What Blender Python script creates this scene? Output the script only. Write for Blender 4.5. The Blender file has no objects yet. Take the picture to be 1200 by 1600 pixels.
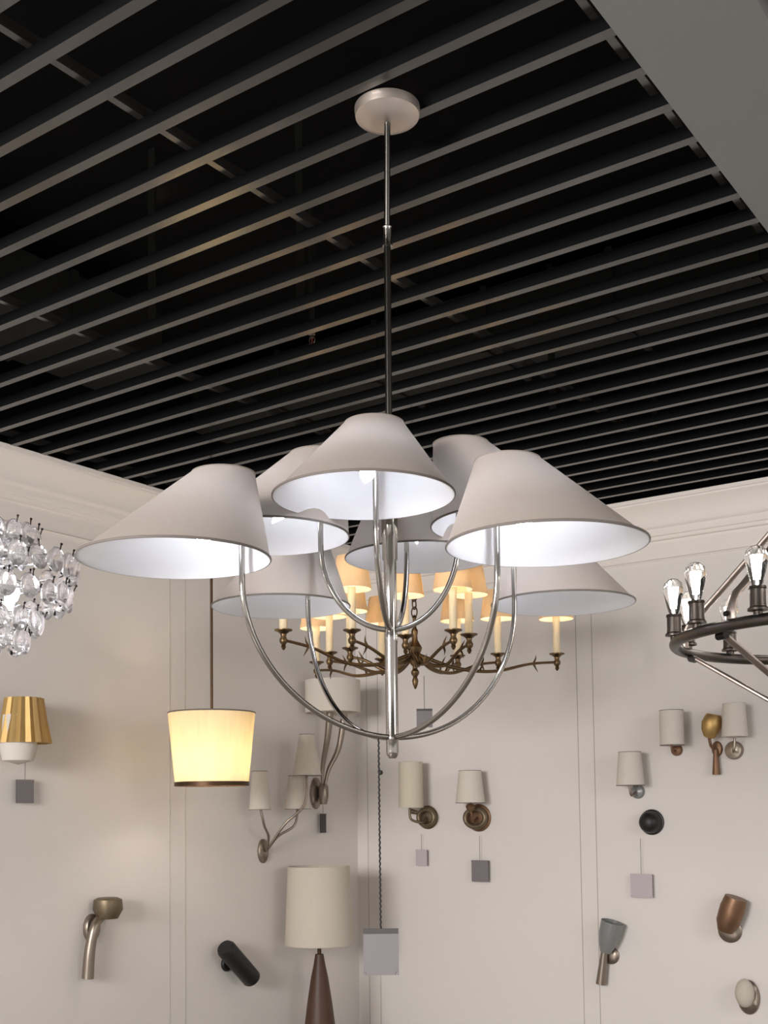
import bpy, bmesh, math, random
from math import sin, cos, pi, radians as R_
from mathutils import Vector, Matrix
random.seed(7)
SC = bpy.context.scene
COL = SC.collection

# ------------------------------------------------------------------ camera
cam_d = bpy.data.cameras.new('camera'); cam = bpy.data.objects.new('camera', cam_d); COL.objects.link(cam)
YAW, PIT, ROL = R_(-35.25), R_(3.56), R_(-0.69)
FPX, CY = 1801.0, 1151.0
fw = Vector((sin(YAW)*cos(PIT), cos(YAW)*cos(PIT), sin(PIT)))
rt = Vector((cos(YAW), -sin(YAW), 0)); up = rt.cross(fw)
a_ = rt*cos(ROL) + up*sin(ROL); b_ = -rt*sin(ROL) + up*cos(ROL)
m = Matrix((a_, b_, -fw)).transposed().to_4x4(); m.translation = Vector((0, 0, 1.6))
cam.matrix_world = m
cam_d.sensor_fit = 'VERTICAL'; cam_d.sensor_height = 32.0
cam_d.lens = FPX/1600.0*32.0
cam_d.shift_y = (CY-800.0)/1600.0
cam_d.clip_start = 0.02; cam_d.clip_end = 60
SC.camera = cam
# ------------------------------------------------------------------ colour management
SC.view_settings.view_transform = 'Standard'
SC.view_settings.look = 'None'
SC.view_settings.gamma = 1.0
SC.view_settings.use_curve_mapping = False
SC.view_settings.exposure = 0.0
# ------------------------------------------------------------------ world: the soft light of the rest of the shop
w = bpy.data.worlds.new('world'); SC.world = w; w.use_nodes = True
bg = w.node_tree.nodes['Background']
bg.inputs[0].default_value = (1.0, 0.975, 0.965, 1); bg.inputs[1].default_value = 1.0

def area(name, loc, target, size, power, col, sy=None):
    d = bpy.data.lights.new(name, 'AREA'); d.energy = power; d.color = col; d.size = size
    if sy: d.shape = 'RECTANGLE'; d.size_y = sy
    o = bpy.data.objects.new(name, d); COL.objects.link(o); o.location = loc
    o.rotation_euler = (Vector(target)-Vector(loc)).to_track_quat('-Z', 'Y').to_euler()
    return o
def point(name, loc, power, col, r=0.02, parent=None):
    d = bpy.data.lights.new(name, 'POINT'); d.energy = power; d.color = col; d.shadow_soft_size = r
    o = bpy.data.objects.new(name, d); COL.objects.link(o); o.location = loc; o.parent = parent
    return o
area('fill_behind', (-2.0, -2.9, 2.35), (-1.8, 6.1, 1.3), 2.4, 375, (1.0, 0.975, 0.955), 1.3)  # added fill without a fixture, brightens the back wall and shades
area('fill_right', (2.6, 2.6, 3.0), (-2.2, 5.6, 1.0), 1.4, 60, (1.0, 0.965, 0.94))  # added fill from the right, no lamp stands there

# ------------------------------------------------------------------ materials
def lin(c):
    return tuple(((v/255)/12.92 if v/255 <= .04045 else ((v/255+.055)/1.055)**2.4) for v in c)
def mat(name, rgb, rough=.6, metal=0.0, spec=.5, noise=None, bump=None, emit=None, trans=0.0, translucent=0.0, ior=1.5, coat=0, tcol=None):
    M = bpy.data.materials.new(name); M.use_nodes = True; nt = M.node_tree
    b = nt.nodes['Principled BSDF']; c = lin(rgb)
    b.inputs['Base Color'].default_value = (*c, 1); b.inputs['Roughness'].default_value = rough
    b.inputs['Metallic'].default_value = metal; b.inputs['Specular IOR Level'].default_value = spec
    b.inputs['IOR'].default_value = ior; b.inputs['Transmission Weight'].default_value = trans
    b.inputs['Coat Weight'].default_value = coat
    tc = nt.nodes.new('ShaderNodeTexCoord')
    if noise:
        sc, amt = noise[0], noise[1]
        n = nt.nodes.new('ShaderNodeTexNoise'); n.inputs['Scale'].default_value = sc; n.inputs['Detail'].default_value = 4
        mp = nt.nodes.new('ShaderNodeMapping')
        if len(noise) > 2: mp.inputs['Scale'].default_value = noise[2]
        nt.links.new(tc.outputs['Object'], mp.inputs[0]); nt.links.new(mp.outputs[0], n.inputs['Vector'])
        mx = nt.nodes.new('ShaderNodeMix'); mx.data_type = 'RGBA'
        mx.inputs['A'].default_value = (*[max(0, v*(1-amt)) for v in c], 1)
        mx.inputs['B'].default_value = (*[min(1, v*(1+amt)) for v in c], 1)
        nt.links.new(n.outputs['Fac'], mx.inputs['Factor']); nt.links.new(mx.outputs['Result'], b.inputs['Base Color'])
    if bump:
        n2 = nt.nodes.new('ShaderNodeTexNoise'); n2.inputs['Scale'].default_value = bump[0]; n2.inputs['Detail'].default_value = 3
        nt.links.new(tc.outputs['Object'], n2.inputs['Vector'])
        bp = nt.nodes.new('ShaderNodeBump'); bp.inputs['Strength'].default_value = bump[1]; bp.inputs['Distance'].default_value = bump[2]
        nt.links.new(n2.outputs['Fac'], bp.inputs['Height']); nt.links.new(bp.outputs[0], b.inputs['Normal'])
    if emit:
        b.inputs['Emission Color'].default_value = (*lin(emit[0]), 1); b.inputs['Emission Strength'].default_value = emit[1]
    if translucent:
        t = nt.nodes.new('ShaderNodeBsdfTranslucent')
        if tcol: t.inputs['Color'].default_value = (*lin(tcol), 1)
        elif noise: nt.links.new(mx.outputs['Result'], t.inputs['Color'])
        else: t.inputs['Color'].default_value = (*c, 1)
        ms = nt.nodes.new('ShaderNodeMixShader'); ms.inputs[0].default_value = translucent
        out = nt.nodes['Material Output']
        nt.links.new(b.outputs[0], ms.inputs[1]); nt.links.new(t.outputs[0], ms.inputs[2]); nt.links.new(ms.outputs[0], out.inputs[0])
    return M
M = dict(
    wall=mat('warm white wall paint', (215, 209, 204), .75, noise=(1.3, .02), bump=(60, .08, .002)),
    crown=mat('white plaster moulding', (220, 212, 206), .6, bump=(40, .05, .002)),
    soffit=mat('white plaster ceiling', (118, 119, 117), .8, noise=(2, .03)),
    slat=mat('glossy dark grey baffle lit face', (52, 51, 50), .2, spec=.5, ior=1.9, noise=(9, .1)),
    slat_shaded=mat('matt baffle side shaded tone', (11, 12, 13), .85, spec=.08),  # same baffle as the face, darkened to stand for shade between slats
    plenum=mat('matt black ceiling void', (17, 17, 18), .95, spec=.1, noise=(3, .3)),
    duct=mat('dark grey duct metal', (34, 34, 33), .7, spec=.3),
    floor=mat('polished grey stone floor', (150, 144, 136), .3, noise=(1.1, .12)),
    nickel=mat('polished nickel', (158, 153, 147), .13, 1.0),
    nickel_sat=mat('satin nickel canopy', (196, 184, 174), .38, .85),
    nickel_dark=mat('brushed nickel stem', (84, 82, 78), .25, 1.0),
    linen=mat('off white linen', (156, 145, 138), .85, spec=.2, noise=(90, .05, (1, 1, .35)), bump=(420, .12, .001), translucent=.46, tcol=(250, 244, 236)),
    liner=mat('white shade lining', (240, 240, 242), .7, spec=.2, translucent=.28),
    trim=mat('grey shade piping', (104, 96, 90), .7),
    bulb=mat('lit clear candle bulb glass', (255, 255, 255), .05, trans=.3, emit=((238, 243, 255), 21)),
    bulb_warm=mat('lit warm candle bulb glass', (255, 255, 255), .05, trans=.3, emit=((255, 236, 205), 16)),
    brass=mat('aged brass', (108, 88, 64), .38, 1.0, noise=(30, .35)),
    candle=mat('cream candle sleeve', (232, 214, 178), .6, noise=(20, .05), translucent=.1),
    tan_shade=mat('tan silk shade', (232, 208, 174), .8, noise=(60, .06), translucent=.45),
    white_in=mat('white inner lining warm', (255, 244, 224), .7, translucent=.3),
    silk=mat('ivory pleated silk', (244, 230, 200), .8, noise=(14, .12, (3, 3, .15)), translucent=.5),
    bronze=mat('dark brown bronze', (78, 58, 42), .45, .8),
    steel=mat('dark gunmetal steel', (80, 73, 68), .38, .9, noise=(25, .25)),
    strap=mat('worn grey steel strap', (150, 138, 130), .4, .9, noise=(18, .3)),
    clear=mat('clear bulb glass', (255, 255, 255), .02, trans=1.0, ior=1.3),
    filament=mat('glowing filament', (255, 250, 245), .5, emit=((255, 250, 244), 14)),
    crystal=mat('cut clear crystal', (255, 252, 253), .04, trans=.86, ior=1.45, spec=1.0),
    pin=mat('black metal pin', (36, 30, 28), .4, .8),
    chrome=mat('chrome frame', (220, 220, 222), .1, 1.0),
    shade_w=mat('white fabric sconce shade', (226, 219, 210), .85, noise=(80, .04), translucent=.25),
    shade_c=mat('cream fabric sconce shade', (216, 207, 188), .85, noise=(80, .04), translucent=.2),
    pewter=mat('aged pewter', (150, 138, 126), .35, .9),
    gold=mat('brushed gold', (190, 158, 104), .5, .9, noise=(16, .15, (4, 4, .2))),
    rust=mat('antique red brass', (126, 96, 74), .45, .7, noise=(14, .35)),
    olive=mat('antique olive bronze', (120, 106, 86), .45, .75, noise=(14, .35)),
    black=mat('satin black metal', (30, 29, 30), .45, .2),
    brown=mat('dark walnut brown wood', (72, 46, 30), .5, noise=(8, .3, (1, 1, .2))),
    taupe=mat('taupe linen', (200, 191, 178), .9, noise=(70, .05), translucent=.1),
    greyglass=mat('grey smoked glass', (136, 138, 136), .25, trans=.2),
    mauve=mat('pale lilac card', (182, 172, 176), .8),
    tagm=mat('grey card swing tag', (118, 113, 115), .7),
    tagd=mat('dark grey card', (72, 68, 66), .7),
    cord=mat('black cord', (30, 28, 28), .8),
    red=mat('red sprinkler bulb', (190, 90, 80), .4),
    bead=mat('wall bead shadow tone', (172, 164, 155), .8),  # darker than the wall so the beads read as shadow lines
)

# ------------------------------------------------------------------ mesh helpers
def newobj(name, bm, ms, parent=None, smooth=True, recalc=True):
    if recalc: bmesh.ops.recalc_face_normals(bm, faces=bm.faces)
    me = bpy.data.meshes.new(name); bm.to_mesh(me); bm.free()
    for q in (ms if isinstance(ms, (list, tuple)) else [ms]): me.materials.append(M[q])
    if smooth:
        me.shade_smooth()
        try: me.set_sharp_from_angle(angle=R_(38))
        except Exception: pass
    o = bpy.data.objects.new(name, me); COL.objects.link(o)
    if parent: o.parent = parent
    return o
def thing(name, label, cat, loc, group=None, rz=0):
    o = bpy.data.objects.new(name, None); COL.objects.link(o); o.location = loc; o.rotation_euler = (0, 0, rz)
    o.empty_display_size = .05; o['label'] = label; o['category'] = cat
    if group: o['group'] = group
    return o
def tag(o, label, cat, group=None):
    o['label'] = label; o['category'] = cat
    if group: o['group'] = group
    return o
def struct(o): o['kind'] = 'structure'; return o
def box(bm, x0, x1, y0, y1, z0, z1, mi=0, mtx=None):
    vs = [bm.verts.new((x, y, z)) for x in (x0, x1) for y in (y0, y1) for z in (z0, z1)]
    if mtx: 
        for v in vs: v.co = mtx @ v.co
    for f in ((0,1,3,2),(4,6,7,5),(0,4,5,1),(2,3,7,6),(0,2,6,4),(1,5,7,3)):
        fc = bm.faces.new([vs[i] for i in f]); fc.material_index = mi
def lathe(bm, prof, seg=32, c=(0,0,0), mi=0, sx=1, sy=1, mtx=None, close=False, flute=None):
    rings = []
    for (r, z) in prof:
        if r < 1e-6:
            v = bm.verts.new((c[0], c[1], c[2]+z)); rings.append([v])
        else:
            ring = []
            for i in range(seg):
                a = 2*pi*i/seg; rr = r*(1+(flute[1]*cos(flute[0]*a) if flute else 0))
                ring.append(bm.verts.new((c[0]+rr*sx*cos(a), c[1]+rr*sy*sin(a), c[2]+z)))
            rings.append(ring)
    if mtx:
        for rg in rings:
            for v in rg: v.co = mtx @ v.co
    if close: rings.append(rings[0])
    for A, B in zip(rings, rings[1:]):
        for i in range(seg):
            j = (i+1) % seg
            if len(A) == 1 and len(B) == 1: continue
            if len(A) == 1: f = bm.faces.new((A[0], B[i], B[j]))
            elif len(B) == 1: f = bm.faces.new((A[i], A[j], B[0]))
            else: f = bm.faces.new((A[i], A[j], B[j], B[i]))
            f.material_index = mi
def cr(pts, n=8):
    P = [Vector(p) for p in pts]; out = []
    Q = [2*P[0]-P[1]] + P + [2*P[-1]-P[-2]]
    for i in range(1, len(Q)-2):
        for k in range(n):
            t = k/n; a, b, c, d = Q[i-1], Q[i], Q[i+1], Q[i+2]
            out.append(.5*((2*b)+(c-a)*t+(2*a-5*b+4*c-d)*t*t+(3*b-a-3*c+d)*t**3))
    out.append(P[-1]); return out
def tube(bm, pts, r, seg=12, mi=0, closed=False, flat=1.0, upv=None):
    P = [Vector(p) for p in pts]; n = len(P); rr = r if isinstance(r, (list, tuple)) else [r]*n
    rings = []; nrm = None
    for i in range(n):
        if closed: t = (P[(i+1) % n]-P[i-1]).normalized()
        else: t = (P[min(i+1, n-1)]-P[max(i-1, 0)]).normalized()
        if nrm is None:
            u = Vector(upv) if upv else (Vector((0,0,1)) if abs(t.z) < .9 else Vector((1,0,0)))
            nrm = (u - t*u.dot(t)).normalized()
        else: nrm = (nrm - t*nrm.dot(t)).normalized()
        bi = t.cross(nrm)
        rings.append([bm.verts.new(P[i]+(nrm*cos(2*pi*k/seg)*flat+bi*sin(2*pi*k/seg))*rr[i]) for k in range(seg)])
    prs = list(zip(rings, rings[1:]))
    if closed: prs.append((rings[-1], rings[0]))
    for A, B in prs:
        for k in range(seg):
            f = bm.faces.new((A[k], A[(k+1) % seg], B[(k+1) % seg], B[k])); f.material_index = mi
    if not closed:
        for rg in (rings[0], rings[-1][::-1]):
            f = bm.faces.new(rg); f.material_index = mi
def circle(c, r, n=48, ax=None):
    return [Vector(c)+Vector((r*cos(2*pi*i/n), r*sin(2*pi*i/n), 0)) for i in range(n)]
def BM(): return bmesh.new()
def tb(name, pts, r, m, parent, **k):
    b = BM(); tube(b, pts, r, **k); return newobj(name, b, m, parent)
def lt(name, prof, m, parent, **k):
    b = BM(); lathe(b, prof, **k); return newobj(name, b, m, parent)
def torus(name, c, r, t, m, parent, n=64, seg=8):
    b = BM(); tube(b, circle(c, r, n), t, seg=seg, closed=True); return newobj(name, b, m, parent)
def sph(n=8, r=1.0, sz=1.0):
    return [(r*sin(pi*i/n), -r*sz*cos(pi*i/n)) for i in range(n+1)]
def copy_tree(o, parent=None):
    c = o.copy(); COL.objects.link(c); c.parent = parent
    for ch in list(o.children):
        copy_tree(ch, c)
    return c

# ================================================================== THE ROOM
XL, YR, H = -4.57, 6.15, 3.31
XE = -0.976                                # right edge of the slatted recess
b = BM(); box(b, XL-.15, XL, -4.0, YR+.15, 0, H+.01); struct(newobj('wall_left', b, 'wall', smooth=False))
b = BM(); box(b, XL, 5.0, YR, YR+.15, 0, H+.01); struct(newobj('wall_back', b, 'wall', smooth=False))
b = BM(); box(b, XL-.15, 5.0, -4.0, YR+.15, -.1, 0); struct(newobj('floor', b, 'floor', smooth=False))
b = BM(); box(b, XL-.15, 5.0, -4.0, YR+.15, 4.0, 4.1); box(b, XE, XE+.02, -4.0, YR, H+.12, 4.0); box(b, XL-.15, XL+.02, -4.0, YR+.15, H+.012, 4.0); box(b, XL, 5.0, YR-.02, YR+.15, H+.012, 4.0)
struct(newobj('ceiling', b, 'plenum', smooth=False))
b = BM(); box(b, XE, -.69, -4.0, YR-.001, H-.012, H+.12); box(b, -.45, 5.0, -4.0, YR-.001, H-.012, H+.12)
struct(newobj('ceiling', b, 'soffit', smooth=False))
# crown moulding: profile (out from wall, z)
prof = [(0, 2.972), (.008, 2.972), (.012, 2.978), (.008, 2.984), (.002, 2.986), (.002, 3.085), (.016, 3.09), (.02, 3.098), (.02, 3.108), (.028, 3.112), (.034, 3.125),
        (.034, 3.15), (.046, 3.158), (.05, 3.168), (.05, 3.176), (.055, 3.20), (.066, 3.225), (.082, 3.25), (.10, 3.268), (.112, 3.278), (.112, 3.288), (.12, 3.29), (.12, 3.312), (0, 3.312)]
def crown(name, side):
    b = BM(); R = []
    for (d, z) in prof:
        if side == 'L': R.append((b.verts.new((XL+d, -4.0, z)), b.verts.new((XL+d, YR-d, z))))
        else: R.append((b.verts.new((XL+d, YR-d, z)), b.verts.new((5.0, YR-d, z))))
    for (p, q) in zip(R, R[1:]): b.faces.new((p[0], p[1], q[1], q[0]))
    struct(newobj(name, b, 'crown'))
crown('trim_1', 'L'); crown('trim_2', 'R')
# thin shadow lines on the walls, put in as dark shallow beads
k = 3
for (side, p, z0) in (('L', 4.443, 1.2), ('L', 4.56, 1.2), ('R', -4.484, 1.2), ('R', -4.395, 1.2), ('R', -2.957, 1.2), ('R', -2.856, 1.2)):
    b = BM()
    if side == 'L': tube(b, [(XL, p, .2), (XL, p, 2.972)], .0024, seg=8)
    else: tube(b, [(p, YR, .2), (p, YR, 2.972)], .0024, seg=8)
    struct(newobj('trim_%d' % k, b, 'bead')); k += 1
for side in 'LR':
    b = BM()
    if side == 'L': box(b, XL, XL+.02, -4, YR, 0, .14)
    else: box(b, XL+.02, 5, YR-.02, YR, 0, .14)
    struct(newobj('baseboard_left' if side == 'L' else 'baseboard_back', b, 'crown', smooth=False))
# slatted ceiling: square dark baffles along X, shade painted on their sides, pitch 0.17
SW, SH = .030, .036
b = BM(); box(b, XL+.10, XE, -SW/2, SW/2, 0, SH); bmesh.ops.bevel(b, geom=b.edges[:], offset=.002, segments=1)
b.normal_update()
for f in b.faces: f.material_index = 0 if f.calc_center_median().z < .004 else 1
s0 = newobj('ceiling_slat', b, ['slat', 'slat_shaded'], smooth=False); s0['kind'] = 'structure'
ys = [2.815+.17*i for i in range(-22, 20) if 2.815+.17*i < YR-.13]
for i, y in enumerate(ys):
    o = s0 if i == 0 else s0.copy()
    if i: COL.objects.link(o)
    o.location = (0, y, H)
b = BM(); box(b, -.010, .010, -1.5, YR-.12, 0, .03)
c0 = newobj('ceiling_batten', b, 'slat', smooth=False); c0['kind'] = 'structure'
for i, x in enumerate((-3.275, -2.105, -4.44, -1.02)):
    o = c0 if i == 0 else c0.copy()
    if i: COL.objects.link(o)
    o.location = (x, 0, H+SH)
# hidden services above the slats
def vtube(name, p, q, r, m, label, cat, group=None):
    b = BM(); tube(b, [p, q], r, seg=14); return tag(newobj(name, b, m), label, cat, group)
for i, (x, y) in enumerate(((-3.0, 2.83), (-2.45, 3.0), (-2.25, 4.5))):
    b = BM(); box(b, x-.016, x+.016, y-.004, y+.004, H+SH, 4.0)
    tag(newobj('ceiling_hanger', b, 'duct', smooth=False), ('flat dark hanger strap above the slats, left of the chandelier stem' , 'flat dark hanger strap above the slats, close to the chandelier stem', 'flat dark hanger strap above the slats, above the rear right shades')[i], 'hanger', 'hanger straps above the slats')
def duct(x0, x1, y0, y1, z0, z1, label):
    b = BM(); box(b, x0, x1, y0, y1, z0, z1)
    n = int(max(x1-x0, y1-y0)/.6)
    for i in range(1, n+1):
        if x1-x0 > y1-y0: box(b, x0+.6*i-.015, x0+.6*i+.015, y0-.012, y1+.012, z0-.012, z1+.012)
        else: box(b, x0-.012, x1+.012, y0+.6*i-.015, y0+.6*i+.015, z0-.012, z1+.012)
    tag(newobj('air_duct', b, 'duct', smooth=False), label, 'duct')
duct(-4.3, -1.2, 4.35, 4.75, 3.62, 3.9, 'dark rectangular air duct above the far slats')
duct(-4.2, -3.75, -.5, 3.6, 3.6, 3.85, 'dark rectangular air duct above the slats near left wall')
def sprinkler(x, y, z, label):
    t = thing('sprinkler_head', label, 'sprinkler', (x, y, z), 'sprinkler heads among the slats')
    b = BM(); tube(b, [(0, 0, .02), (0, 0, 4.0-z)], .011, seg=12); newobj('pipe', b, 'duct', t)
    b = BM(); lathe(b, [(0, .03), (.014, .03), (.014, .012), (.009, .008), (.009, 0), (0, 0)], 14); tube(b, cr([(-.009, 0, .005), (-.014, 0, -.012), (-.004, 0, -.028)]), .0022, seg=6); tube(b, cr([(.009, 0, .005), (.014, 0, -.012), (.004, 0, -.028)]), .0022, seg=6)
    lathe(b, [(0, -.027), (.014, -.028), (.014, -.031), (0, -.031)], 14); newobj('frame', b, 'strap', t)
    lt('bulb', sph(6, .004, 3), 'red', t, seg=8, c=(0, 0, -.012))
sprinkler(-2.77, 3.462, 3.45, 'small reddish sprinkler head left of the chandelier stem')
sprinkler(-2.25, 5.68, 3.40, 'small red sprinkler head between far right slats')

# ================================================================== MAIN CHANDELIER
CX, CYY = -1.5995, 2.298
t = thing('chandelier', 'large nickel two tier chandelier with eight off white cone shades', 'chandelier', (CX, CYY, 1.72))
Z = lambda z: z-1.72
TX, TY = -1.548-CX, 2.236-CYY
lt('canopy', [(0, 0), (.035, 0), (.055, .004), (.078, .016), (.08, .03), (.08, .038), (0, .038)], 'nickel_sat', t, seg=40, c=(TX, TY, Z(3.272)))
tb('stem', [(TX, TY, Z(3.28)), (.012, -.012, Z(3.04))], .0075, 'nickel_dark', t)
tb('stem', [(.010, -.009, Z(3.0)), (.0, .0, Z(2.25))], .0085, 'nickel_dark', t)
lt('coupling', [(0, 0), (.0125, 0), (.0125, .004), (.0105, .006), (.0105, .045), (.012, .048), (.008, .056), (0, .056)], 'nickel', t, seg=20, c=(.011, -.010, Z(2.995)))
# central column with upper and lower hubs
lt('column', [(0, -.045), (.009, -.044), (.0145, -.036), (.0155, -.028), (.0155, -.002), (.0165, 0), (.0165, .008), (.0155, .012), (.0155, .235), (.0165, .24), (.0165, .262), (.0155, .268),
   (.0155, .44), (.019, .445), (.019, .50), (.021, .503), (.021, .60), (.012, .62), (.008, .64), (0, .64)], 'nickel', t, seg=28, c=(0, 0, Z(1.765)))
def oblique_shade(name, ang, rb, zb, parent, off=.125, Rb=.2005, Rt=.068, Hs=.207):
    u = Vector((cos(ang), sin(ang), 0)); cb = u*rb + Vector((0, 0, Z(zb))); ct = u*(rb-off) + Vector((0, 0, Z(zb)+Hs))
    b = BM(); seg = 72; nv = 6; rings = []
    for (dr, rev) in ((0, 0), (-.0016, 1)):
        rr = []
        for j in range(nv+1):
            s = j/nv; c = cb.lerp(ct, s); r = Rb+(Rt-Rb)*s+dr
            rr.append([b.verts.new(c+Vector((r*cos(2*pi*i/seg), r*sin(2*pi*i/seg), 0))) for i in range(seg)])
        rings.append(rr)
        for A, B in zip(rr, rr[1:]):
            for i in range(seg):
                q = (A[i], A[(i+1) % seg], B[(i+1) % seg], B[i])
                f = b.faces.new(q if not rev else q[::-1]); f.material_index = rev
    for j in (0, nv):
        A, B = rings[0][j], rings[1][j]
        for i in range(seg):
            f = b.faces.new((A[i], B[i], B[(i+1) % seg], A[(i+1) % seg]))
            f.material_index = 1
    o = newobj(name, b, ['linen', 'liner'], parent)
    b = BM(); tube(b, circle(cb+Vector((0, 0, .0025)), Rb+.0008, 72), .0014, seg=8, closed=True, flat=1.9); newobj('piping', b, 'trim', o)
    b = BM(); tube(b, circle(ct, Rt+.0003, 48), .0016, seg=6, closed=True); newobj('piping', b, 'linen', o)
    # wire spider holding the shade at its top
    b = BM()
    for k in range(3):
        a = ang+2*pi*k/3; tube(b, [ct+Vector((0, 0, -.014)), ct+Vector((Rt*cos(a), Rt*sin(a), -.002))], .0013, seg=6)
    tube(b, circle(ct+Vector((0, 0, -.014)), .012, 16), .002, seg=6, closed=True); newobj('spider', b, 'nickel', o)
    return u, cb, ct
def big_arm(ang, rb, zb, zhub, ra, pwr):
    u, cb, ct = oblique_shade('shade', ang, rb, zb, t)
    z0 = Z(zhub); ztop = Z(zb)+.140; P = []
    # quarter ellipse from hub, then vertical
    zc = Z(zb)-.02
    for i in range(25):
        a = pi/2*i/24
        P.append(u*(ra*sin(a)) + Vector((0, 0, zc-(zc-z0)*cos(a))))
    P.append(u*ra + Vector((0, 0, ztop-.02))); P.append(u*(ra+.003)+Vector((0, 0, ztop)))
    arm = tb('arm', P, .0068, 'nickel', t, seg=14)
    # socket leaning outwards and bulb pointing down and out
    p0 = u*(ra+.003)+Vector((0, 0, ztop)); d = (u*.62+Vector((0, 0, -.78))).normalized()
    p1 = p0+u*.030+Vector((0, 0, .004)); p2 = p1 + d*.050
    b = BM(); tube(b, cr([p0-Vector((0, 0, .01)), p0+u*.012+Vector((0, 0, .012)), p1]), .005, seg=10); tube(b, [p1, p1+d*.004, p2-d*.003, p2], [.008, .0125, .0125, .011], seg=16)
    newobj('socket', b, 'liner', arm)
    b = BM(); n = 14; L = .088; prof = []
    pts = [p2+d*(L*i/n) for i in range(n+1)]; rad = []
    for i in range(n+1):
        s = i/n; r = .0175*(sin(pi*min(1, s*1.05+.08))**.8 if s < .62 else (1-(s-.62)/.38)**.9*.95+.03); rad.append(max(.0012, min(r, .0175)))
    rad[0] = .008; tube(b, pts, rad, seg=16); newobj('bulb', b, 'bulb', arm)
LOW = [(-102.0, .618, 2.123), (-24.5, .613, 2.118), (156.0, .617, 2.188), (76.0, .645, 2.168)]
UPP = [(-65.8, .305, 2.284), (35.3, .303, 2.290), (110.1, .311, 2.277), (-144.8, .301, 2.268)]
for (a, r, z) in LOW: big_arm(R_(a), r, z, 1.772, .445, 5.5)
for (a, r, z) in UPP: big_arm(R_(a), r, z, 2.036, .170, 5.5)

# ================================================================== BRASS CHANDELIER BEHIND
BX, BY, BZ = -2.578, 3.872, 2.27      # before the move to its real distance, below
bt = thing('brass_chandelier', 'aged brass chandelier with thorn twig arms and tan shades, behind the nickel one', 'chandelier', (BX, BY, BZ))
lt('column', [(0, -.19), (.004, -.187), (.010, -.172), (.013, -.155), (.008, -.14), (.016, -.128), (.017, -.118), (.010, -.108), (.010, -.098), (.020, -.085), (.022, -.07), (.014, -.055), (.02, -.045),
   (.026, -.035), (.03, -.02), (.022, -.005), (.013, .01), (.011, .03), (.014, .04), (.014, .05), (.008, .06), (.007, .10), (.011, .105), (.004, .112), (0, .115)], 'brass', bt, seg=20)
b = BM()
for k in range(4):
    z = .125+.033*k; pts = []
    for i in range(20):
        a = 2*pi*i/20; q = Vector((.0135*cos(a), 0, .021*sin(a)))
        if k % 2: q = Vector((0, q.x, q.z))
        pts.append(q+Vector((0, 0, z)))
    tube(b, pts, .0032, seg=6, closed=True)
newobj('chain', b, 'brass', bt)
HB = (H-(1.6+(BZ-1.6)*1.12))/1.12
tb('cable', [(0, 0, .235), (0, 0, HB)], .002, 'cord', bt, seg=8)
cups = [(-2.777,3.285,1), (-3.273,4.105,1), (-3.028,3.887,0), (-2.579,3.449,1), (-2.877,3.833,0), (-2.511,3.717,0), (-2.284,3.695,1), (-2.296,3.831,0), (-2.66,4.337,0), (-2.49,4.398,1), (-2.29,4.569,1), (-2.979,4.208,0)]
for i, (x, y, outer) in enumerate(cups):
    v = Vector((x-BX, y-BY, 0)); L = v.length
    if L < .2: v = v*(.2/L); L = .2
    u = v/L; s = Vector((-u.y, u.x, 0)); k = 1 if i % 2 else -1
    P = cr([u*.02+Vector((0, 0, -.05)), u*L*.25+Vector((0, 0, -.095))+s*.02*k, u*L*.5+Vector((0, 0, -.10))+s*.03*k, u*L*.78+Vector((0, 0, -.055))+s*.012*k, u*L+Vector((0, 0, -.036))], 8)
    arm = tb('arm', P, [.0088-.0035*q/len(P) for q in range(len(P))], 'brass', bt, seg=10)
    for (f, sg) in ((.42, 1), (.8, -1), (.8, 1)):
        q = P[int(f*(len(P)-1))]
        tb('thorn', [q, q+u*.012+Vector((0, 0, sg*.02)), q+u*.02+Vector((0, 0, sg*.038))+s*.006*sg], [.006, .0035, .0006], 'brass', arm, seg=6)
    lt('cup', [(0, -.075), (.004, -.073), (.010, -.062), (.007, -.055), (.014, -.046), (.016, -.036), (.010, -.024), (.012, -.014), (.022, -.006), (.034, -.001), (.034, .003), (.018, .004), (0, .004)], 'brass', arm, seg=18, c=(v.x, v.y, 0))
    lt('candle', [(0, .004), (.0155, .004), (.0155, .165), (.012, .168), (0, .168)], 'candle', bt, seg=16, c=(v.x, v.y, 0))
    b = BM(); seg = 32; zs = .155
    lathe(b, [(.076, zs), (.056, zs+.125)], seg, (v.x, v.y, 0)); lathe(b, [(.0745, zs+.0005), (.0545, zs+.125)], seg, (v.x, v.y, 0), mi=1)
    sh = newobj('shade', b, ['tan_shade', 'white_in'], bt, recalc=False)
    b = BM(); lathe(b, [(r_, z_+.195) for (r_, z_) in sph(8, .014, 1.6)], 12, (v.x, v.y, 0)); newobj('bulb', b, 'bulb_warm', sh)

KB = 1.12                                  # the chandelier's real size and distance
bt.location = (BX*KB, BY*KB, 1.6+(BZ-1.6)*KB); bt.scale = (KB, KB, KB)

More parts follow.
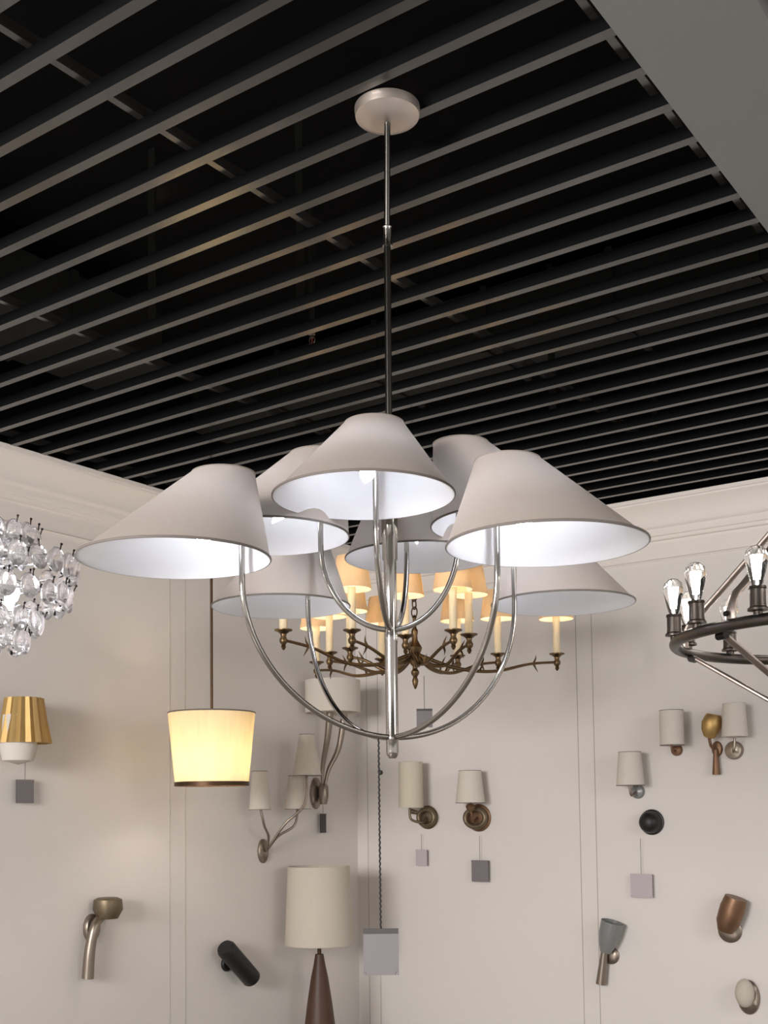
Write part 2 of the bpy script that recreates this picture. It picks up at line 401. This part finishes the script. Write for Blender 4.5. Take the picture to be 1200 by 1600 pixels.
# ================================================================== SWING TAGS HANGING FROM CORDS
def swing_tag(loc, ltop, w, h, label, mats=('tagm', 'tagd'), rz=YAW, cordr=.0012, group='swing tags', knot=False):
    tt = thing('swing_tag', label, 'tag', loc, group, rz=-rz)
    P = [(0, 0, ltop), (0, 0, 0)]
    if knot:
        n = 120; P = [Vector((.0012*cos(i*1.9), .0012*sin(i*1.9), ltop*(1-i/n))) for i in range(n+1)]
    b = BM(); tube(b, P, cordr, seg=6)
    if knot: lathe(b, sph(6, .006), 8, (.004, 0, ltop-.085))
    newobj('cord', b, 'cord', tt)
    b = BM(); box(b, -w/2, w/2, -.0015, .0015, -h, 0); bmesh.ops.bevel(b, geom=[e for e in b.edges if abs((e.verts[0].co-e.verts[1].co).y) > .002], offset=min(w, h)*.1, segments=3)
    newobj('card', b, mats[0], tt, smooth=False)
    b = BM(); box(b, -w/2, w/2, -.003, .003, -h*.10, .001); newobj('clip', b, mats[1], tt, smooth=False)
    return tt
swing_tag((-2.552*1.12, 3.897*1.12, 2.048), .15, .072, .084, 'small grey card tag hanging below the brass chandelier')
swing_tag((-1.627, 2.279, 1.31), .462, .085, .11, 'grey card tag on a long black cord under the nickel chandelier', cordr=.0022, knot=True)

# ================================================================== DRUM PENDANT AT LEFT
px_, py_ = (-4.0562, 4.2351)
pt = thing('pendant_lamp', 'lit ivory drum pendant tapering to a dark ring, on a dark rod', 'pendant lamp', (px_, py_, 1.734))
tb('rod', [(0, 0, .34), (0, 0, H-1.734)], .0072, 'bronze', pt, seg=12)
lt('canopy', [(0, -.03), (.05, -.03), (.06, -.02), (.06, 0), (0, 0)], 'bronze', pt, seg=28, c=(0, 0, H-1.734))
Rt_, Rb_, h_ = .218, .183, .357
b = BM(); lathe(b, [(Rb_, .0), (Rt_, h_)], 96, flute=(48, .004)); lathe(b, [(Rb_-.003, .0), (Rt_-.003, h_)], 96, mi=1)
sh = newobj('shade', b, ['silk', 'silk'], pt, recalc=False)
torus('rim', (0, 0, h_), Rt_, .0035, 'trim', sh)
b = BM(); lathe(b, [(Rb_-.006, -.012), (Rb_+.004, -.012), (Rb_+.004, .009), (Rb_-.006, .009)], 64, close=True); newobj('ring', b, 'bronze', pt)
b = BM()
for k in range(3):
    a = 2*pi*k/3+.3; tube(b, [(0, 0, h_-.02), (Rt_*cos(a), Rt_*sin(a), h_-.004)], .002, seg=6)
    tube(b, [(0, 0, .0), (Rb_*cos(a), Rb_*sin(a), .0)], .0025, seg=6)
tube(b, [(0, 0, .0), (0, 0, h_)], .006, seg=10); newobj('frame', b, 'bronze', pt)
for k in range(3):
    a = 2*pi*k/3+1.2
    lt('bulb', [(q*1.2, z) for q, z in sph(8, .02, 1.3)], 'bulb', pt, seg=12, c=(.055*cos(a), .055*sin(a), .10))
    point('pendant_light', (px_+.055*cos(a), py_+.055*sin(a), 1.85), 3.2, (1.0, .86, .64), .03)

# ================================================================== CRYSTAL CHANDELIER AT LEFT EDGE
KX, KY, KZ = -2.242, 1.600, 2.02
ct_ = thing('crystal_chandelier', 'tiered chandelier of clear crystal drops with dark pins', 'chandelier', (KX, KY, KZ))
b = BM(); ball_p = [(  .0225*sin(pi*i/8), -.029*cos(pi*i/8)) for i in range(9)]
lathe(b, ball_p, 12, sy=.62)
tube(b, [(0, .009, .020), (0, .011, .033)], .0016, seg=6, mi=1); lathe(b, sph(4, .0032), 6, (0, .0115, .034), mi=1)
tube(b, [(0, -.010, -.012), (0, -.013, -.022)], .0028, seg=6, mi=1)
me0 = newobj('crystal_drop', b, ['crystal', 'pin'], ct_); first = True
tiers = [(.205, .112, 17), (.172, .085, 9), (.140, .200, 25), (.070, .185, 22), (.010, .120, 15), (-.03, .090, 10)]
for (z, r, n) in tiers:
    torus('ring', (0, 0, z), r-.018, .0028, 'chrome', ct_, n=40, seg=6)
    for i in range(n):
        a = 2*pi*i/n + z*7
        o = me0 if first else me0.copy()
        if not first: COL.objects.link(o); o.parent = ct_
        first = False
        o.location = (r*cos(a), r*sin(a), z+random.uniform(-.004, .004)); o.rotation_euler = (random.uniform(-.25, .25), random.uniform(-.15, .15), a-pi/2)
b = BM(); tube(b, [(0, 0, -.02), (0, 0, .26)], .008, seg=10)
for (z, r, n) in tiers:
    for k in range(4):
        a = pi/2*k+z*3; tube(b, [(0, 0, z), ((r-.018)*cos(a), (r-.018)*sin(a), z)], .002, seg=6)
newobj('frame', b, 'chrome', ct_)
tb('cable', [(0, 0, .26), (0, 0, H-KZ)], .003, 'chrome', ct_, seg=8)
for k in range(5):
    a = 2*pi*k/5+.4
    lt('bulb', sph(8, .013, 1.9), 'bulb', ct_, seg=10, c=(.075*cos(a), .075*sin(a), .08))

# ================================================================== GUNMETAL RING CHANDELIER AT RIGHT EDGE
GX, GY, GZ, GR = -.760, 3.382, 2.062, .50
g = thing('ring_chandelier', 'gunmetal ring chandelier with lit clear filament bulbs and steel straps', 'chandelier', (GX, GY, GZ))
b = BM(); tube(b, circle((0, 0, 0), GR, 96), .0160, seg=14, closed=True); newobj('ring', b, 'steel', g)
lt('hub', [(0, -.03), (.03, -.03), (.045, -.015), (.045, .015), (.03, .03), (0, .03)], 'steel', g, seg=24, c=(0, 0, .52))
lt('hub', [(0, -.05), (.012, -.045), (.03, -.02), (.045, 0), (.03, .02), (0, .02)], 'steel', g, seg=24, c=(0, 0, -.34))
tb('rod', [(0, 0, .5), (0, 0, H-GZ)], .009, 'steel', g)
lt('canopy', [(0, -.03), (.05, -.03), (.065, -.02), (.065, 0), (0, 0)], 'steel', g, seg=28, c=(0, 0, H-GZ-.0))
base = math.atan2(-rt.y, -rt.x)          # towards the left of the picture
for k in range(6):
    a = base + R_(29) - pi/3*k; u = Vector((cos(a), sin(a), 0)); s = Vector((-u.y, u.x, 0))
    b = BM(); P = cr([u*(GR-.012)+Vector((0, 0, .008)), u*(GR-.012)+Vector((0, 0, .045)), u*(GR-.03)+Vector((0, 0, .085)), u*(GR-.10)+Vector((0, 0, .15)), u*.04+Vector((0, 0, .52))], 6)
    tube(b, P, .016, seg=10, flat=.55, upv=u); st = newobj('strap', b, 'strap', g)
    b = BM(); lathe(b, [(0, 0), (.008, 0), (.008, .006), (0, .006)], 8, mtx=Matrix.Translation(u*(GR+.004)+Vector((0, 0, .03))) @ Matrix.Rotation(a, 4, 'Z') @ Matrix.Rotation(pi/2, 4, 'Y')); newobj('bolt', b, 'pin', st)
    a2 = a + R_(-5); u = Vector((cos(a2), sin(a2), 0))
    b = BM(); tube(b, [u*(GR-.03)+Vector((0, 0, -.022)), u*.04+Vector((0, 0, -.30))], .014, seg=10, flat=.5); br = newobj('brace', b, 'strap', g)
    b = BM(); lathe(b, [(0, -.016), (.011, -.016), (.011, .016), (0, .016)], 14, mtx=Matrix.Translation(u*(GR-.018)+Vector((0, 0, -.02))) @ Matrix.Rotation(a2, 4, 'Z') @ Matrix.Rotation(pi/2, 4, 'X')); newobj('bolt', b, 'pin', br)
for k in range(14):
    a = base + R_(14) + 2*pi/14*k; x, y = GR*cos(a), GR*sin(a)
    so = lt('socket', [(0, .012), (.012, .012), (.012, .022), (.026, .024), (.026, .030), (.0215, .034), (.0205, .045), (.0205, .078), (.023, .080), (.022, .086), (0, .086)], 'steel', g, seg=20, c=(x, y, 0))
    bu = lt('bulb', [(.012, .086), (.016, .096), (.023, .125), (.0285, .150), (.029, .162), (.025, .178), (.014, .188), (.005, .191), (0, .1915)], 'clear', g, seg=24, c=(x, y, 0))
    b = BM()
    for j in range(8):
        aj = 2*pi*j/8; bj = aj+pi/8
        tube(b, [(x+.005*cos(aj), y+.005*sin(aj), .105), (x+.010*cos(bj), y+.010*sin(bj), .165)], .0022, seg=5)
    tube(b, [(x, y, .086), (x, y, .115)], .0024, seg=8); newobj('filament', b, 'filament', bu)
# ================================================================== WALL LIGHTS
def on_wall(side, p, z): return ((XL, p, z), pi/2) if side == 'L' else ((p, YR, z), 0)
def shade_mesh(parent, c, rt_, rb_, h, m, rim='trim'):
    b = BM(); lathe(b, [(rb_, -h/2), (rt_, h/2)], 32, c); lathe(b, [(rb_-.002, -h/2), (rt_-.002, h/2)], 32, c, mi=1)
    o = newobj('shade', b, [m, m], parent, recalc=False)
    for (q, zz) in ((rb_, -h/2), (rt_, h/2)): b = BM(); tube(b, circle((c[0], c[1], c[2]+zz), q, 32), .0016, seg=6, closed=True); newobj('rim', b, rim, o)
    return o
WY = Matrix.Rotation(pi/2, 4, 'X')          # turns a lathe axis towards the viewer (-y)
def plate(parent, r, m, dz=0, dx=0, sz=1.0, d=.02, name='backplate'):
    b = BM(); lathe(b, [(0, 0), (r, 0), (r, d*.4), (r*.85, d*.8), (r*.4, d), (0, d*1.1)], 28, mtx=Matrix.Translation((dx, -.001, dz)) @ Matrix.Diagonal((1, 1, sz, 1)) @ WY)
    return newobj(name, b, m, parent)
def sconce(side, p, z, label, m, group='wall sconces'):
    loc, rz = on_wall(side, p, z); return thing('wall_sconce', label, 'wall light', loc, group, rz=rz)
# cream cylinder sconce
s = sconce('R', -4.01, 1.54, 'wall sconce with tall cream cylinder shade over an olive bronze ring', 'olive')
plate(s, .075, 'olive'); tb('arm', cr([(0, -.02, 0), (.02, -.10, -.03), (-.03, -.15, -.01), (-.04, -.15, .06)]), .008, 'olive', s)
b = BM(); tube(b, [Vector((.02+.058*cos(2*pi*i/28), -.055, .0+.05*sin(2*pi*i/28))) for i in range(28)], .014, seg=10, closed=True); newobj('wreath', b, 'olive', s)
tb('knob', [(-.05, -.05, .03), (-.085, -.07, .04)], [.012, .018], 'olive', s)
shade_mesh(s, (-.03, -.15, .205), .075, .078, .285, 'shade_c', 'taupe')
# white tapered sconce
s = sconce('R', -3.635, 1.535, 'wall sconce with small white tapered shade over a round red brass base', 'rust')
plate(s, .085, 'rust'); b = BM(); tube(b, [Vector((.07*cos(2*pi*i/28), -.05, .055*sin(2*pi*i/28))) for i in range(28)], .016, seg=10, closed=True); newobj('wreath', b, 'olive', s)
lt('cup', [(0, 0), (.02, .005), (.03, .03), (.02, .045), (0, .05)], 'rust', s, c=(.01, -.12, .04), seg=18)
tb('arm', cr([(0, -.02, 0), (.01, -.09, -.02), (.012, -.12, .05), (.01, -.12, .09)]), .007, 'rust', s)
shade_mesh(s, (.01, -.12, .19), .068, .09, .195, 'shade_w', 'trim')
# tags below
def wall_tag(side, p, z, w, h, label, ms=('tagm', 'tagm'), ltop=.1, rz0=0):
    loc, rz = on_wall(side, p, z); 
    x, y, zz = loc
    if side == 'L': x += .03
    else: y -= .03
    return swing_tag((x, y, zz), ltop, w, h, label, ms, rz=-(rz+rz0))
wall_tag('R', -4.045, 1.335, .085, .10, 'pale lilac card tag under the cream cylinder sconce', ('mauve', 'mauve'))
wall_tag('R', -3.618, 1.275, .12, .13, 'grey card tag under the red brass sconce', ('tagm', 'tagm'), ltop=.15)
# small white shade sconces on the right
s = sconce('R', -2.592, 1.677, 'wall sconce with white shade and small grey glass base, above the black dome light', 'pewter')
plate(s, .04, 'greyglass', d=.03); tb('arm', cr([(0, -.02, 0), (0, -.1, -.02), (0, -.12, .05)]), .007, 'pewter', s)
shade_mesh(s, (.005, -.12, .127), .062, .078, .185, 'shade_w', 'trim')
loc, rz = on_wall('R', -2.515, 1.505)
s = thing('dome_light', 'small black dome wall light below a white shaded sconce', 'wall light', loc, rz=rz)
plate(s, .072, 'black', d=.012); b = BM(); lathe(b, [(.062, 0), (.062, .03), (.05, .06), (.03, .075), (0, .08)], 28, mtx=Matrix.Translation((0, -.008, 0)) @ WY); newobj('dome', b, 'black', s)
wall_tag('R', -2.575, 1.215, .13, .13, 'pale lilac card tag under the black dome light', ('mauve', 'mauve'), ltop=.2)
s = sconce('R', -2.357, 1.902, 'wall sconce with white cylinder shade and small brown knob, left of the gold sconce', 'rust')
plate(s, .032, 'rust', d=.03); tb('arm', cr([(0, -.02, 0), (.01, -.1, -.01), (.015, -.12, .05)]), .006, 'rust', s)
shade_mesh(s, (.018, -.12, .118), .064, .066, .19, 'shade_w', 'trim')
s = sconce('R', -2.13, 1.96, 'tilted gold torch wall sconce between two white shades', 'gold')
plate(s, .03, 'rust', dz=-.06, sz=1.4); tb('arm', cr([(0, -.02, -.06), (-.005, -.08, -.05), (-.01, -.10, 0)]), .008, 'rust', s)
b = BM(); lathe(b, [(0, -.01), (.028, 0), (.048, .035), (.055, .075), (.045, .11), (.036, .125), (0, .125)], 24, mtx=Matrix.Translation((-.01, -.10, 0)) @ Matrix.Rotation(R_(14), 4, 'Y')); newobj('torch_cup', b, 'gold', s)
tb('stem', [(0, -.03, -.06), (0, -.03, -.20)], [.012, .022], 'rust', s)  # added strip standing in for the brown shadow below the gold cup
s = sconce('R', -2.037, 1.889, 'wall sconce with pale shade and grey base, right of the gold sconce', 'pewter')
plate(s, .05, 'pewter', d=.03); tb('arm', cr([(0, -.02, 0), (.03, -.1, -.01), (.04, -.11, .06)]), .007, 'pewter', s)
shade_mesh(s, (.04, -.11, .155), .058, .068, .175, 'shade_w', 'shade_w')
# lower right: grey glass sconce, brass sconce, small grey sconce
s = sconce('R', -2.78, .80, 'grey glass cup wall sconce leaning over a strip shaped as its shadow, low on the back wall', 'pewter')
plate(s, .05, 'pewter', dz=-.05); b = BM(); lathe(b, [(.03, -.09), (.05, -.04), (.062, .02), (.066, .09), (.063, .09), (.058, .02), (.046, -.04), (0, -.085)], 24, mtx=Matrix.Translation((.02, -.07, .06)) @ Matrix.Rotation(R_(16), 4, 'Y')); newobj('glass_cup', b, 'greyglass', s)
tb('stem', [(-.02, -.05, -.03), (-.05, -.04, -.21)], [.02, .03], 'pewter', s)  # added strip in the shape of the shadow below left of the cup
s = sconce('R', -2.09, .965, 'brass cup wall sconce leaning right, low on the back wall', 'gold')
plate(s, .065, 'pewter', dz=-.04); b = BM(); lathe(b, [(0, -.06), (.04, -.05), (.062, 0), (.066, .08), (.058, .14), (0, .14)], 24, mtx=Matrix.Translation((.015, -.08, .01)) @ Matrix.Rotation(R_(20), 4, 'Y')); newobj('cup', b, 'rust', s)
s = sconce('R', -2.0, .58, 'small oval pewter wall sconce under the leaning brass cup sconce', 'pewter')
plate(s, .06, 'pewter', sz=1.5, d=.03); b = BM(); lathe(b, sph(8, .05, 1.5), 20, (0, -.07, .03)); newobj('glass_cup', b, 'taupe', s)

# left wall: two arm sconce with white drum shade, near the corner
s = sconce('L', 5.703, 1.70, 'wall sconce with two curved nickel arms under a wide white drum shade', 'pewter')
plate(s, .052, 'pewter', sz=1.9, d=.03)
lt('hub', [(0, -.07), (.02, -.07), (.03, -.03), (.03, .04), (.02, .06), (0, .06)], 'pewter', s, c=(.0, -.07, .0), seg=18)
def tap(a, b, n): return [a+(b-a)*i/(n-1) for i in range(n)]
P = cr([(-.012, -.07, .05), (-.018, -.08, .18), (-.022, -.12, .34), (-.03, -.15, .50)]); tb('arm', P, tap(.009, .024, len(P)), 'pewter', s)
P = cr([(.012, -.07, .05), (.04, -.08, .15), (.095, -.12, .29), (.105, -.16, .50)]); tb('arm', P, tap(.009, .022, len(P)), 'pewter', s)
b = BM(); lathe(b, [(.172, .50), (.172, .70)], 48, (-.04, -.18, 0)); lathe(b, [(.170, .50), (.170, .70)], 48, (-.04, -.18, 0), mi=1); sd = newobj('shade', b, ['shade_w', 'shade_w'], s, recalc=False)
torus('rim', (-.04, -.18, .50), .172, .003, 'shade_w', sd, 48, 6)
wall_tag('L', 5.745, 1.57, .06, .12, 'dark card tag hanging under the drum shade sconce', ('tagd', 'tagd'), ltop=.09)
# three light sconce with cone shades
s = sconce('L', 5.199, 1.355, 'pewter wall sconce with three curved arms and three small white shades', 'pewter')
plate(s, .045, 'pewter', sz=1.6)
for (x, y, z, rt_, rb_, h) in ((-.19, -.15, .357, .045, .062, .22), (.15, -.15, .347, .055, .078, .20), (.13, -.24, .567, .045, .086, .245)):
    zb = z-h/2
    P = cr([(0, -.03, .0), (x*.25, y*.6, zb*.35), (x*.8, y, zb*.62), (x, y, zb+.02)]); tb('arm', P, .0075, 'pewter', s)
    o = shade_mesh(s, (x, y, z), rt_, rb_, h, 'shade_w', 'trim')
# gold fluted sconce
s = sconce('L', 3.386, 2.01, 'fluted gold wall sconce beneath the crystal chandelier', 'gold')
plate(s, .04, 'gold', dz=-.02, sz=1.5)
b = BM(); lathe(b, [(.085, .10), (.10, .0), (.122, -.11), (.118, -.11), (.096, .0), (.081, .10)], 64, (0, -.135, .02), flute=(16, .05), close=True); newobj('shade', b, 'gold', s)
b = BM(); lathe(b, [(.07, .05), (.085, -.10), (.07, -.16), (0, -.18)], 28, (-.03, -.135, -.01)); newobj('glass', b, 'shade_w', s)
wall_tag('L', 3.475, 1.755, .10, .11, 'grey card tag under the fluted gold sconce', ('tagm', 'tagm'), ltop=.1)
# grey swing arm sconce, lower left
s = sconce('L', 3.90, 1.02, 'pewter wall sconce with round cup on a long drooping stem, low on the left wall', 'pewter')
plate(s, .05, 'pewter', sz=1.4, d=.03); lt('cup', [(0, -.05), (.05, -.045), (.075, 0), (.07, .05), (.05, .06), (0, .06)], 'olive', s, c=(.05, -.07, .09), seg=24)
P = cr([(.04, -.05, .06), (-.03, -.07, .02), (-.055, -.06, -.10), (-.06, -.05, -.24)]); tb('stem', P, tap(.02, .03, len(P)), 'pewter', s)
# black cylinder spotlight
loc, rz = on_wall('L', 4.885, .73)
s = thing('wall_spotlight', 'black cylinder wall spotlight tilted down to the right', 'wall light', loc, rz=rz)
plate(s, .045, 'black', d=.02)
b = BM(); lathe(b, [(0, -.16), (.05, -.16), (.055, -.15), (.055, .13), (.045, .15), (0, .15)], 28, mtx=Matrix.Translation((0, -.09, .01)) @ Matrix.Rotation(R_(-48), 4, 'Y')); newobj('cylinder', b, 'black', s)
b = BM(); lathe(b, [(0, -.165), (.043, -.165), (.043, -.160), (0, -.160)], 28, mtx=Matrix.Translation((0, -.09, .01)) @ Matrix.Rotation(R_(-48), 4, 'Y')); newobj('lens', b, 'greyglass', s)
tb('arm', [(0, -.02, 0), (0, -.07, .01)], .012, 'black', s)
# brown lamp with taupe shade
loc = (XL+.25, 5.42, 0)
s = thing('floor_lamp', 'dark brown tapered floor lamp with taupe drum shade by left wall', 'floor lamp', loc)
lt('body', [(0, 0), (.13, 0), (.13, .02), (.12, .06), (.10, .25), (.075, .45), (.052, .60), (.035, .68), (.025, .74), (0, .745)], 'brown', s, seg=32)
tb('stem', [(0, 0, .74), (0, 0, .82)], .012, 'bronze', s)
b = BM(); lathe(b, [(.205, .80), (.185, 1.26)], 48, (0, .0, 0)); lathe(b, [(.203, .80), (.183, 1.26)], 48, (0, 0, 0), mi=1); sd = newobj('shade', b, ['taupe', 'taupe'], s, recalc=False)
torus('rim', (0, 0, .80), .205, .003, 'taupe', sd, 48, 6)
